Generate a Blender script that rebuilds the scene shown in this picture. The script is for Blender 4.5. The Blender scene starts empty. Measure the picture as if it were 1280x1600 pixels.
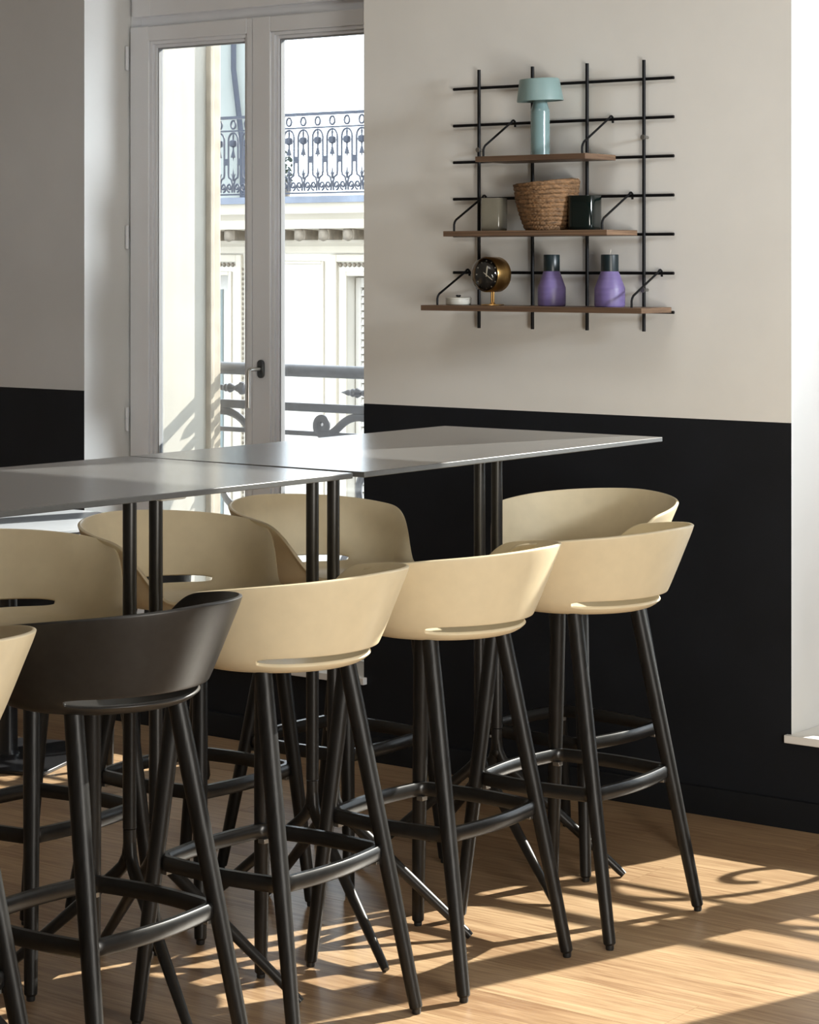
import bpy, bmesh, math, random
from mathutils import Vector, Matrix, noise
R = math.radians
PI = math.pi
random.seed(7)
S = bpy.context.scene
COL = S.collection

# ------------------------------------------------------------------ camera
cam_d = bpy.data.cameras.new('camera')
cam = bpy.data.objects.new('camera', cam_d)
COL.objects.link(cam)
cam.location = (0, 0, 1.55)
cam.rotation_euler = (PI / 2, 0, 0.6411)
cam_d.sensor_fit = 'VERTICAL'
cam_d.sensor_height = 36.0
cam_d.lens = 36.0 * 3654.08 / 1600.0
cam_d.shift_y = -(800 - 409.3) / 1600.0
cam_d.clip_start = 0.05
cam_d.clip_end = 300
S.camera = cam

# ------------------------------------------------------------------ sky, sun, lamps, exposure
W = bpy.data.worlds.new('sky')
S.world = W
W.use_nodes = True
bg = W.node_tree.nodes['Background']
bg.inputs['Color'].default_value = (0.84, 0.92, 1.0, 1)
bg.inputs['Strength'].default_value = 4.5

sun_d = bpy.data.lights.new('sun', 'SUN')
sun_d.energy = 15.0
sun_d.angle = 0.009
sun_d.color = (1.0, 0.94, 0.84)
sun = bpy.data.objects.new('sun', sun_d)
COL.objects.link(sun)
SUN_DIR = Vector((-0.325 * 0.846, -0.946 * 0.846, -0.532))
sun.rotation_euler = SUN_DIR.to_track_quat('-Z', 'Y').to_euler()
sun.location = (4, 14, 9)


def area(name, loc, target, sx, sy, energy, color, spread=180):
    d = bpy.data.lights.new(name, 'AREA')
    d.shape = 'RECTANGLE'
    d.size, d.size_y = sx, sy
    d.energy = energy
    d.color = color
    d.specular_factor = 0.05
    d.spread = R(spread)
    o = bpy.data.objects.new(name, d)
    COL.objects.link(o)
    o.location = loc
    o.rotation_euler = (Vector(target) - Vector(loc)).to_track_quat('-Z', 'Z').to_euler()
    return o


# unseen lamps added to fill the room from the right and from above
area('low_right_fill', (-0.25, 2.8, 0.92), (-3.3, 5.2, 1.1), 1.7, 0.5, 72, (1.0, 0.96, 0.885))  # added fill for the shelf wall and stool backs, replacing floor bounce
area('high_right_fill', (4.2, 4.85, 3.3), (-5.65, 5.86, 1.6), 1.5, 0.6, 13, (0.90, 0.955, 1.0), 20)  # narrow beam added at the left reveal, standing in for an unseen side window
area('overhead_fill', (-3.0, 3.6, 3.4), (-3.2, 4.3, 1.0), 1.2, 0.6, 9, (1.0, 0.97, 0.92))  # added lamp lifting the shelf wall from overhead

vs = S.view_settings
vs.view_transform = 'Standard'
vs.look = 'None'
vs.gamma = 1.0
vs.use_curve_mapping = False
vs.exposure = 0.14
S.cycles.use_denoising = True
S.cycles.max_bounces = 10
S.cycles.diffuse_bounces = 6
S.cycles.glossy_bounces = 4
S.cycles.transparent_max_bounces = 12
S.cycles.sample_clamp_indirect = 6.0
S.cycles.caustics_reflective = False
S.cycles.caustics_refractive = False

# ------------------------------------------------------------------ materials


def mat(name, col, rough=0.5, metal=0.0, spec=0.5, noise_amt=0.0, scale=20.0, bump=0.0, stretch=(1, 1, 1), coat=0.0):
    m = bpy.data.materials.new(name)
    m.use_nodes = True
    nt = m.node_tree
    b = nt.nodes['Principled BSDF']
    b.inputs['Base Color'].default_value = (*col, 1)
    b.inputs['Roughness'].default_value = rough
    b.inputs['Metallic'].default_value = metal
    b.inputs['Specular IOR Level'].default_value = spec
    b.inputs['Coat Weight'].default_value = coat
    if noise_amt or bump:
        tc = nt.nodes.new('ShaderNodeTexCoord')
        mp = nt.nodes.new('ShaderNodeMapping')
        mp.inputs['Scale'].default_value = stretch
        n = nt.nodes.new('ShaderNodeTexNoise')
        n.inputs['Scale'].default_value = scale
        n.inputs['Detail'].default_value = 6
        nt.links.new(tc.outputs['Object'], mp.inputs['Vector'])
        nt.links.new(mp.outputs['Vector'], n.inputs['Vector'])
        if noise_amt:
            r = nt.nodes.new('ShaderNodeValToRGB')
            r.color_ramp.elements[0].position = 0.3
            r.color_ramp.elements[1].position = 0.7
            r.color_ramp.elements[0].color = (*[c * (1 - noise_amt) for c in col], 1)
            r.color_ramp.elements[1].color = (*[min(1, c * (1 + noise_amt)) for c in col], 1)
            nt.links.new(n.outputs['Fac'], r.inputs['Fac'])
            nt.links.new(r.outputs['Color'], b.inputs['Base Color'])
        if bump:
            bp = nt.nodes.new('ShaderNodeBump')
            bp.inputs['Strength'].default_value = bump
            bp.inputs['Distance'].default_value = 0.004
            nt.links.new(n.outputs['Fac'], bp.inputs['Height'])
            nt.links.new(bp.outputs['Normal'], b.inputs['Normal'])
    return m


def oak_mat(name, dark, light, rough, grain=(1.2, 22, 22), per_object=True, bump=0.08):
    m = bpy.data.materials.new(name)
    m.use_nodes = True
    nt = m.node_tree
    L = nt.links.new
    b = nt.nodes['Principled BSDF']
    tc = nt.nodes.new('ShaderNodeTexCoord')
    mp = nt.nodes.new('ShaderNodeMapping')
    mp.inputs['Scale'].default_value = grain
    oi = nt.nodes.new('ShaderNodeObjectInfo')
    mul = nt.nodes.new('ShaderNodeVectorMath')
    mul.operation = 'SCALE'
    mul.inputs[0].default_value = (37, 11, 23)
    L(oi.outputs['Random'], mul.inputs['Scale'])
    add = nt.nodes.new('ShaderNodeVectorMath')
    L(tc.outputs['Object'], add.inputs[0])
    L(mul.outputs['Vector'], add.inputs[1])
    L(add.outputs['Vector'], mp.inputs['Vector'])
    n1 = nt.nodes.new('ShaderNodeTexNoise')
    n1.inputs['Scale'].default_value = 2.2
    n1.inputs['Detail'].default_value = 9
    n1.inputs['Roughness'].default_value = 0.62
    n1.inputs['Distortion'].default_value = 0.7
    L(mp.outputs['Vector'], n1.inputs['Vector'])
    n2 = nt.nodes.new('ShaderNodeTexNoise')
    n2.inputs['Scale'].default_value = 1.1
    n2.inputs['Detail'].default_value = 3
    L(add.outputs['Vector'], n2.inputs['Vector'])
    mx = nt.nodes.new('ShaderNodeMath')
    mx.operation = 'MULTIPLY_ADD'
    L(n2.outputs['Fac'], mx.inputs[0])
    mx.inputs[1].default_value = 0.38
    L(n1.outputs['Fac'], mx.inputs[2])
    sb = nt.nodes.new('ShaderNodeMath')
    sb.operation = 'MULTIPLY_ADD'
    L(oi.outputs['Random'], sb.inputs[0])
    sb.inputs[1].default_value = 0.16 if per_object else 0.0
    L(mx.outputs['Value'], sb.inputs[2])
    rp = nt.nodes.new('ShaderNodeValToRGB')
    rp.color_ramp.elements[0].position = 0.58
    rp.color_ramp.elements[1].position = 1.0
    rp.color_ramp.elements[0].color = (*dark, 1)
    rp.color_ramp.elements[1].color = (*light, 1)
    L(sb.outputs['Value'], rp.inputs['Fac'])
    L(rp.outputs['Color'], b.inputs['Base Color'])
    b.inputs['Roughness'].default_value = rough
    bp = nt.nodes.new('ShaderNodeBump')
    bp.inputs['Strength'].default_value = bump
    bp.inputs['Distance'].default_value = 0.002
    L(n1.outputs['Fac'], bp.inputs['Height'])
    L(bp.outputs['Normal'], b.inputs['Normal'])
    return m


def glass_mat(name, tint=(0.97, 0.985, 0.985), refl=1.0):
    m = bpy.data.materials.new(name)
    m.use_nodes = True
    nt = m.node_tree
    nt.nodes.clear()
    out = nt.nodes.new('ShaderNodeOutputMaterial')
    mix = nt.nodes.new('ShaderNodeMixShader')
    tr = nt.nodes.new('ShaderNodeBsdfTransparent')
    tr.inputs['Color'].default_value = (*tint, 1)
    gl = nt.nodes.new('ShaderNodeBsdfGlossy')
    gl.inputs['Roughness'].default_value = 0.02
    fr = nt.nodes.new('ShaderNodeFresnel')
    fr.inputs['IOR'].default_value = 1.45
    mu = nt.nodes.new('ShaderNodeMath')
    mu.operation = 'MULTIPLY'
    mu.inputs[1].default_value = refl
    nt.links.new(fr.outputs['Fac'], mu.inputs[0])
    nt.links.new(mu.outputs['Value'], mix.inputs['Fac'])
    nt.links.new(tr.outputs['BSDF'], mix.inputs[1])
    nt.links.new(gl.outputs['BSDF'], mix.inputs[2])
    nt.links.new(mix.outputs['Shader'], out.inputs['Surface'])
    return m


M = {
    'paint': mat('off_white_paint', (0.80, 0.795, 0.765), 0.75, noise_amt=0.025, scale=5, bump=0.05),
    'grey_pier': mat('grey_left_pier', (0.55, 0.56, 0.57), 0.75, noise_amt=0.025, scale=5, bump=0.05),  # darker, more neutral tone for the pier left of the first opening
    'reveal': mat('white_reveal_paint', (0.76, 0.765, 0.755), 0.7, noise_amt=0.02, scale=4, bump=0.04),
    'black_paint': mat('blue_black_paint', (0.0062, 0.0078, 0.0112), 0.7, spec=0.3, noise_amt=0.2, scale=6, bump=0.05),
    'black_trim': mat('black_skirting_paint', (0.005, 0.006, 0.008), 0.6, spec=0.3, noise_amt=0.2, scale=9),
    'ceiling': mat('ceiling_paint', (0.8, 0.79, 0.76), 0.8, noise_amt=0.02, scale=5),
    'pvc': mat('white_window_lacquer', (0.80, 0.83, 0.88), 0.4, noise_amt=0.015, scale=9),
    'gasket': mat('grey_gasket', (0.30, 0.31, 0.33), 0.6),
    'sill': mat('white_sill_board', (0.82, 0.81, 0.78), 0.4, noise_amt=0.02, scale=8),
    'steel': mat('brushed_steel', (0.62, 0.61, 0.58), 0.3, metal=1.0, noise_amt=0.05, scale=40),
    'dark_steel': mat('dark_handle_rose', (0.10, 0.11, 0.12), 0.35, metal=0.8, noise_amt=0.1, scale=30),
    'shell': mat('cream_plastic', (0.65, 0.56, 0.385), 0.42, noise_amt=0.03, scale=30, bump=0.02),
    'shell_black': mat('black_plastic', (0.016, 0.015, 0.014), 0.40, noise_amt=0.15, scale=60, bump=0.05),
    'leg': mat('black_stained_ash', (0.0085, 0.008, 0.0075), 0.42, spec=0.3, noise_amt=0.45, scale=9, bump=0.12, stretch=(14, 14, 1)),
    'rail': mat('black_footrest_lacquer', (0.009, 0.009, 0.009), 0.3, noise_amt=0.3, scale=60),
    'glide': mat('black_glide', (0.01, 0.01, 0.01), 0.5, noise_amt=0.1),
    'top': mat('grey_laminate', (0.22, 0.22, 0.222), 0.21, metal=0.62, noise_amt=0.06, scale=60, bump=0.02),
    'top_edge': mat('grey_laminate_edge', (0.09, 0.092, 0.092), 0.35, noise_amt=0.06, scale=60),
    'pole': mat('graphite_powder_coat', (0.022, 0.021, 0.020), 0.36, metal=0.35, noise_amt=0.15, scale=60),
    'plate': mat('pale_mount_plate', (0.55, 0.54, 0.50), 0.5, noise_amt=0.05),
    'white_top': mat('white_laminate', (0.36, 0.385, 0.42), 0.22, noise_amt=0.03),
    'black_metal': mat('black_metal', (0.018, 0.018, 0.02), 0.3, metal=0.3, noise_amt=0.2, scale=30),
    'wire': mat('black_wire', (0.004, 0.004, 0.005), 0.5, spec=0.2, noise_amt=0.1),
    'blue': mat('pale_blue_lacquer', (0.165, 0.25, 0.252), 0.18, noise_amt=0.03, scale=8, coat=0.4),
    'blue_matt': mat('pale_blue_shade_lacquer', (0.185, 0.27, 0.265), 0.4, noise_amt=0.03, scale=8),
    'beige_glaze': mat('beige_glaze', (0.28, 0.268, 0.215), 0.16, noise_amt=0.08, scale=14, coat=0.5),
    'green_glaze': mat('bottle_green_glaze', (0.003, 0.007, 0.006), 0.12, noise_amt=0.3, scale=14, coat=0.2),
    'straw': mat('straw_rope', (0.165, 0.088, 0.038), 0.75, noise_amt=0.55, scale=55, bump=0.5, stretch=(1, 1, 3)),
    'brass': mat('brass', (0.48, 0.285, 0.10), 0.3, metal=1.0, noise_amt=0.12, scale=30, stretch=(1, 14, 1)),
    'dial': mat('black_dial', (0.006, 0.006, 0.007), 0.35, noise_amt=0.1),
    'ivory': mat('ivory_marks', (0.75, 0.70, 0.58), 0.4, noise_amt=0.04),
    'white_china': mat('white_china', (0.48, 0.465, 0.41), 0.3, noise_amt=0.04, scale=12),
    'purple': mat('violet_wax', (0.145, 0.11, 0.265), 0.42, noise_amt=0.12, scale=9, stretch=(1, 1, 9)),
    'dark_wax': mat('dark_green_wax', (0.006, 0.016, 0.020), 0.35, noise_amt=0.3, scale=12),
    'wick': mat('cotton_wick', (0.7, 0.66, 0.58), 0.8, noise_amt=0.05),
    'stone': mat('pale_limestone', (0.52, 0.475, 0.40), 0.85, noise_amt=0.06, scale=1.6, bump=0.2),
    'stone_white': mat('white_render', (0.60, 0.57, 0.515), 0.85, noise_amt=0.05, scale=1.2, bump=0.1),
    'stone_dark': mat('weathered_stone', (0.20, 0.17, 0.135), 0.9, noise_amt=0.3, scale=12, bump=0.3),
    'reveal_out': mat('outer_reveal_render', (0.46, 0.44, 0.39), 0.85, noise_amt=0.05, scale=5, bump=0.25),
    'strip': mat('weathered_corner_bead', (0.38, 0.335, 0.27), 0.85, noise_amt=0.18, scale=12, bump=0.3),
    'iron': mat('grey_wrought_iron', (0.10, 0.105, 0.118), 0.45, noise_amt=0.2, scale=30),
    'iron_far': mat('blue_grey_iron', (0.035, 0.043, 0.066), 0.6, noise_amt=0.15, scale=10),
    'zinc': mat('zinc_flashing', (0.17, 0.195, 0.25), 0.6, noise_amt=0.2, scale=4),
    'far_wall': mat('grey_green_render', (0.30, 0.325, 0.315), 0.9, noise_amt=0.06, scale=1),
    'far_glass': mat('dusky_window_glass', (0.15, 0.19, 0.19), 0.12, noise_amt=0.1, scale=1),
    'street': mat('asphalt', (0.22, 0.22, 0.22), 0.9, noise_amt=0.15, scale=3),
    'shutter': mat('white_shutter_paint', (0.56, 0.54, 0.51), 0.7, noise_amt=0.04, scale=3),
    'leaf': mat('dark_leaf', (0.035, 0.06, 0.04), 0.7, noise_amt=0.4, scale=15),
    'glass': glass_mat('window_glass'),
    'dome': glass_mat('clock_glass', refl=1.6),
    'screw': mat('screw_head', (0.30, 0.29, 0.27), 0.4, metal=0.9, noise_amt=0.1),
}
M['oak'] = oak_mat('oak_floor', (0.24, 0.14, 0.074), (0.52, 0.365, 0.215), 0.34, grain=(2.2, 42, 42))
M['ply'] = oak_mat('plywood_edge', (0.09, 0.052, 0.032), (0.31, 0.195, 0.115), 0.5, grain=(0.8, 3, 120), per_object=False)

# ------------------------------------------------------------------ mesh helpers


def add_box(bm, x0, x1, y0, y1, z0, z1, mi=0):
    v = [bm.verts.new(p) for p in ((x0, y0, z0), (x1, y0, z0), (x1, y1, z0), (x0, y1, z0), (x0, y0, z1), (x1, y0, z1), (x1, y1, z1), (x0, y1, z1))]
    fs = []
    for q in ((3, 2, 1, 0), (4, 5, 6, 7), (0, 1, 5, 4), (1, 2, 6, 5), (2, 3, 7, 6), (3, 0, 4, 7)):
        f = bm.faces.new([v[i] for i in q])
        f.material_index = mi
        fs.append(f)
    return fs


def add_tube(bm, pts, r, n=8, caps=True, closed=False, squash=None, smooth=True):
    """round bar along pts; r a number or one per point; squash=(axis vector, factor) flattens the section"""
    pts = [Vector(p) for p in pts]
    m = len(pts)
    rr = r if hasattr(r, '__len__') else [r] * m
    rings = []
    up = None
    for i, p in enumerate(pts):
        if closed:
            t = (pts[(i + 1) % m] - pts[i - 1]).normalized()
        else:
            t = (pts[min(i + 1, m - 1)] - pts[max(i - 1, 0)]).normalized()
        if up is None:
            up = Vector((0, 0, 1)) if abs(t.z) < 0.9 else Vector((1, 0, 0))
        a = up - t * up.dot(t)
        if a.length < 1e-6:
            a = t.orthogonal()
        a.normalize()
        up = a
        b = t.cross(a)
        ring = []
        for k in range(n):
            an = 2 * PI * (k + 0.5) / n
            o = (a * math.cos(an) + b * math.sin(an)) * rr[i]
            if squash:
                ax, fa = squash
                o = o - ax * o.dot(ax) * (1 - fa)
            ring.append(bm.verts.new(p + o))
        rings.append(ring)
    for i in range(m if closed else m - 1):
        A, B = rings[i], rings[(i + 1) % m]
        for k in range(n):
            f = bm.faces.new((A[k], A[(k + 1) % n], B[(k + 1) % n], B[k]))
            f.smooth = smooth
    if caps and not closed:
        bm.faces.new(rings[0][::-1])
        bm.faces.new(rings[-1])


def add_lathe(bm, prof, n=40, c=(0, 0, 0), smooth=True, cap0=True, cap1=True, mi=0):
    rings = []
    for r, z in prof:
        if r < 1e-6:
            rings.append([bm.verts.new((c[0], c[1], c[2] + z))])
        else:
            rings.append([bm.verts.new((c[0] + r * math.cos(2 * PI * k / n), c[1] + r * math.sin(2 * PI * k / n), c[2] + z)) for k in range(n)])
    for A, B in zip(rings, rings[1:]):
        for k in range(n):
            k2 = (k + 1) % n
            if len(A) == 1 and len(B) == 1:
                continue
            if len(A) == 1:
                vs_ = (A[0], B[k2], B[k])
            elif len(B) == 1:
                vs_ = (A[k], A[k2], B[0])
            else:
                vs_ = (A[k], A[k2], B[k2], B[k])
            f = bm.faces.new(vs_)
            f.smooth = smooth
            f.material_index = mi
    if cap0 and len(rings[0]) > 1:
        bm.faces.new(rings[0][::-1]).material_index = mi
    if cap1 and len(rings[-1]) > 1:
        bm.faces.new(rings[-1]).material_index = mi


def obj(name, bm, m, parent=None, loc=None, bevel=0.0, seg=2, sharp=35):
    me = bpy.data.meshes.new(name)
    bmesh.ops.recalc_face_normals(bm, faces=bm.faces)
    bm.to_mesh(me)
    bm.free()
    for x in (m if isinstance(m, (list, tuple)) else [m]):
        me.materials.append(x)
    try:
        me.set_sharp_from_angle(angle=R(sharp))
    except Exception:
        pass
    o = bpy.data.objects.new(name, me)
    COL.objects.link(o)
    if parent is not None:
        o.parent = parent
    if loc is not None:
        o.location = loc
    if bevel:
        b = o.modifiers.new('bevel', 'BEVEL')
        b.width = bevel
        b.segments = seg
        b.limit_method = 'ANGLE'
        b.angle_limit = R(40)
        b.harden_normals = False
    return o


def link_mesh(name, me, parent, loc=(0, 0, 0), rz=0.0):
    o = bpy.data.objects.new(name, me)
    COL.objects.link(o)
    o.parent = parent
    o.location = loc
    o.rotation_euler = (0, 0, rz)
    return o


def tag(o, label, cat, group=None):
    o['label'] = label
    o['category'] = cat
    if group:
        o['group'] = group
    return o


def thing(name, label, cat, loc=(0, 0, 0), rz=0.0, group=None):
    o = bpy.data.objects.new(name, None)
    COL.objects.link(o)
    o.empty_display_size = 0.1
    o.location = loc
    o.rotation_euler = (0, 0, rz)
    return tag(o, label, cat, group)


def struct(o):
    o['kind'] = 'structure'
    return o


def stuff(o):
    o['kind'] = 'stuff'
    return o


def copy_tree(o, parent=None):
    c = o.copy()
    COL.objects.link(c)
    if parent is not None:
        c.parent = parent
    for ch in list(o.children):
        copy_tree(ch, c)
    return c


def box_obj(name, x0, x1, y0, y1, z0, z1, m, parent=None, bevel=0.0, loc=None):
    bm = bmesh.new()
    add_box(bm, x0, x1, y0, y1, z0, z1)
    return obj(name, bm, m, parent, loc, bevel)


# ------------------------------------------------------------------ the room
Y0 = 5.755            # inner face of the street wall
YO = 6.346            # outer face
XL, XR, YB = -8.0, 4.6, -2.6
BAND = 1.109          # top of the black band
HEAD = 2.98           # head of the window openings
CEIL = 3.6
SILL = 0.257
OPEN = [(-5.685, -4.472), (-2.990, -1.600)]

# floor: a subfloor plus every plank near the tables
bm = bmesh.new()
add_box(bm, XL, XR, YB, Y0 + 0.02, -0.12, -0.0015)
floor = struct(obj('floor', bm, M['oak']))
PW, PL = 0.186, 1.28
plank_meshes = {}


def plank_mesh(length):
    k = round(length, 3)
    if k not in plank_meshes:
        b_ = bmesh.new()
        e, g = 0.0, 0.0005
        x0, x1, y0, y1 = g, k - g, g, PW - g
        add_box(b_, x0, x1, y0, y1, -0.004, 0.0)
        me = bpy.data.meshes.new('plank')
        bmesh.ops.recalc_face_normals(b_, faces=b_.faces)
        b_.to_mesh(me)
        b_.free()
        me.materials.append(M['oak'])
        plank_meshes[k] = me
    return plank_meshes[k]


row = 0
y = Y0 - 0.004 - PW
while y > 1.35:
    off = (0.0, 0.43, 0.86, 0.21, 0.64, 1.07)[row % 6]
    x = XL + 0.03 - off
    while x < 0.9:
        a = max(x, XL + 0.005)
        if x + PL - a > 0.05 and x + PL > -7.2:
            link_mesh('plank', plank_mesh(x + PL - a), floor, (a, y, 0))
        x += PL
    y -= PW
    row += 1

ceiling = struct(box_obj('ceiling', XL, XR, YB, YO, CEIL, CEIL + 0.15, M['ceiling']))


def split_wall(name, boxes, mats):
    b_ = bmesh.new()
    for bx in boxes:
        add_box(b_, *bx)
    b_.faces.ensure_lookup_table()
    for f in b_.faces:
        pass
    return struct(obj(name, b_, mats))


def paint_faces(o, rule):
    for p in o.data.polygons:
        p.material_index = rule(p.center, p.normal)


# street wall: piers between the openings, spandrels under them, lintels over them; inner leaf and outer leaf
boxes = []
xs = [XL]
for a, b in OPEN:
    xs += [a, b]
xs.append(XR)
YM = 6.05
for i in range(0, len(xs), 2):
    a, b = xs[i], xs[i + 1]
    boxes += [(a, b, Y0, YM, -0.1, BAND), (a, b, Y0, YM, BAND, CEIL)]
for a, b in OPEN:
    boxes += [(a, b, Y0, YM, -0.1, SILL - 0.022), (a, b, Y0, YM, HEAD, CEIL)]
wall = split_wall('wall_back', boxes, [M['paint'], M['black_paint'], M['reveal'], M['grey_pier']])


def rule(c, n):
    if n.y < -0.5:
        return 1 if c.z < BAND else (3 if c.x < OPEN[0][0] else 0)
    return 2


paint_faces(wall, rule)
OUT = [(-5.600, -4.52), (-2.905, -1.645)]
boxes = []
xs = [-16]
for a, b in OUT:
    xs += [a, b]
xs.append(8)
for i in range(0, len(xs), 2):
    boxes.append((xs[i], xs[i + 1], YM, YO, -9, 7))
for a, b in OUT:
    boxes += [(a, b, YM, YO, -9, SILL - 0.05), (a, b, YM, YO, HEAD + 0.02, 7)]
wall_out = split_wall('wall_outside', boxes, [M['reveal_out']])

for nm, bx in (('wall_left', (XL - 0.2, XL, YB, YM, -0.1, CEIL)), ('wall_right', (XR, XR + 0.2, YB, YM, -0.1, CEIL)), ('wall_front', (XL, XR, YB - 0.2, YB, -0.1, CEIL))):
    split_wall(nm, [bx], [M['paint']])

# skirting on the street wall
bm = bmesh.new()
prof = [(Y0, 0.0), (Y0 - 0.014, 0.0), (Y0 - 0.014, 0.072), (Y0 - 0.011, 0.078), (Y0, 0.080)]
A = [bm.verts.new((XL, p, q)) for p, q in prof]
B = [bm.verts.new((XR, p, q)) for p, q in prof]
for i in range(len(prof)):
    j = (i + 1) % len(prof)
    bm.faces.new((A[i], A[j], B[j], B[i]))
bm.faces.new(A)
bm.faces.new(B)
struct(obj('baseboard_back', bm, M['black_trim']))

# ------------------------------------------------------------------ windows


def frame_boxes(bm, x0, x1, z0, z1, y0, y1, wl, wr, wb, wt):
    add_box(bm, x0, x0 + wl, y0, y1, z0, z1)
    add_box(bm, x1 - wr, x1, y0, y1, z0, z1)
    add_box(bm, x0 + wl, x1 - wr, y0, y1, z0, z0 + wb)
    add_box(bm, x0 + wl, x1 - wr, y0, y1, z1 - wt, z1)


def make_sash(win, x0, x1, z0, z1, wl, wr, wb, wt, y0=5.962, lip=False):
    bm = bmesh.new()
    frame_boxes(bm, x0, x1, z0, z1, y0, y0 + 0.058, wl, wr, wb, wt)
    s = obj('sash', bm, M['pvc'], win, bevel=0.003)
    gx0, gx1, gz0, gz1 = x0 + wl, x1 - wr, z0 + wb, z1 - wt
    bm = bmesh.new()
    frame_boxes(bm, gx0, gx1, gz0, gz1, y0 + 0.008, y0 + 0.05, 0.012, 0.012, 0.012, 0.012)
    frame_boxes(bm, gx0 + 0.012, gx1 - 0.012, gz0 + 0.012, gz1 - 0.012, y0 + 0.018, y0 + 0.05, 0.011, 0.011, 0.011, 0.011)
    obj('glazing_bead', bm, M['pvc'], s, bevel=0.0015)
    bm = bmesh.new()
    frame_boxes(bm, gx0 + 0.023, gx1 - 0.023, gz0 + 0.023, gz1 - 0.023, y0 + 0.026, y0 + 0.046, 0.004, 0.004, 0.004, 0.004)
    obj('gasket', bm, M['gasket'], s)
    box_obj('pane', gx0 + 0.023, gx1 - 0.023, y0 + 0.033, y0 + 0.039, gz0 + 0.023, gz1 - 0.023, M['glass'], s)
    return s


def make_window(name, x0, x1, gap):
    w = bpy.data.objects.new(name, None)
    COL.objects.link(w)
    struct(w)
    bm = bmesh.new()
    frame_boxes(bm, x0, x1, SILL, HEAD, 5.985, 6.05, 0.05, 0.05, 0.06, 0.06)
    add_box(bm, x0 + 0.05, x1 - 0.05, 5.985, 6.05, 2.345, 2.43)
    obj('frame', bm, M['pvc'], w, bevel=0.002)
    make_sash(w, x0 + 0.018, gap - 0.002, SILL + 0.03, 2.368, 0.086, 0.024, 0.085, 0.052)
    make_sash(w, gap + 0.002, x1 - 0.018, SILL + 0.03, 2.368, 0.078, 0.086, 0.085, 0.052, y0=5.958)
    # fanlight above the transom
    make_sash(w, x0 + 0.026, x1 - 0.026, 2.403, HEAD - 0.02, 0.086, 0.086, 0.10, 0.06)
    # hinges on the left jamb
    for z in (2.261, 1.636, 1.001, 0.42):
        bm = bmesh.new()
        add_lathe(bm, [(0.0045, -0.042), (0.0062, -0.040), (0.0062, -0.002), (0.0052, 0), (0.0062, 0.002), (0.0062, 0.040), (0.0045, 0.042)], 12)
        obj('hinge', bm, M['pvc'], w, (x0 + 0.010, 5.955, z))
    # inner sill board
    bm = bmesh.new()
    add_box(bm, x0 - 0.013, x1 + 0.013, Y0 - 0.020, Y0 - 0.0005, SILL - 0.022, SILL)
    add_box(bm, x0 + 0.001, x1 - 0.001, Y0 - 0.0005, 5.986, SILL - 0.022, SILL)
    bmesh.ops.remove_doubles(bm, verts=bm.verts, dist=1e-5)
    obj('sill', bm, M['sill'], w, bevel=0.002)
    # handle: oval rose, neck and hanging lever
    hx, hz = gap + 0.045, 1.193
    bm = bmesh.new()
    pts = []
    for k in range(28):
        a = 2 * PI * k / 28
        pts.append((0.0135 * math.cos(a), 0.017 * (1 if math.sin(a) > 0 else -1) * (abs(math.sin(a)) > 1e-6) + 0.0135 * math.sin(a)))
    f0 = [bm.verts.new((p, 0, q)) for p, q in pts]
    f1 = [bm.verts.new((p, -0.010, q)) for p, q in pts]
    for k in range(28):
        bm.faces.new((f0[k], f0[(k + 1) % 28], f1[(k + 1) % 28], f1[k]))
    bm.faces.new(f0)
    bm.faces.new(f1)
    h = obj('handle_rose', bm, M['dark_steel'], w, (hx, 5.958, hz), bevel=0.002)
    bm = bmesh.new()
    add_tube(bm, [(0, -0.008, 0), (0, -0.058, 0), (0, -0.066, -0.003), (0, -0.069, -0.012), (0, -0.069, -0.126)], 0.0066, 12)
    obj('lever', bm, M['steel'], h)
    return w


win_1 = make_window('window_1', OPEN[0][0], OPEN[0][1], -5.106)
win_2 = make_window('window_2', OPEN[1][0], OPEN[1][1], -2.325)

# weathered corner strip on the outer reveal of the left window
bm = bmesh.new()
add_box(bm, OUT[0][0] - 0.002, OUT[0][0] + 0.022, 6.283, 6.305, -1, HEAD)
add_box(bm, OUT[0][0] - 0.002, OUT[0][0] + 0.012, 6.305, 6.350, -1, HEAD)
struct(obj('trim_1', bm, M['strip'], None, bevel=0.004))

# ------------------------------------------------------------------ wrought iron guards outside both windows


def spiral(cx, cz, r0, r1, a0, a1, n=26):
    return [(cx + (r0 + (r1 - r0) * i / n) * math.cos(a0 + (a1 - a0) * i / n), cz + (r0 + (r1 - r0) * i / n) * math.sin(a0 + (a1 - a0) * i / n)) for i in range(n + 1)]


def bez(p0, p1, p2, p3, n=16):
    return [tuple((1 - t) ** 3 * a + 3 * (1 - t) ** 2 * t * b + 3 * (1 - t) * t * t * c + t ** 3 * d for a, b, c, d in zip(p0, p1, p2, p3)) for t in [i / n for i in range(n + 1)]]


def scroll_path():
    """a small curl on the left, a crest, and a large curl hanging on the right"""
    p = spiral(0.0, 0.975, 0.006, 0.034, R(120), R(120 + 510))
    e = p[-1]
    p = p[:]
    p += bez(e, (e[0] + 0.07, e[1] - 0.005), (0.075, 1.008), (0.165, 1.010), 12)[1:]
    p += bez((0.165, 1.010), (0.30, 1.010), (0.35, 0.88), (0.335, 0.76), 14)[1:]
    p += bez((0.335, 0.76), (0.32, 0.64), (0.20, 0.63), (0.165, 0.73), 12)[1:]
    p += bez((0.165, 0.73), (0.14, 0.81), (0.23, 0.86), (0.262, 0.80), 10)[1:]
    return p


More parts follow.
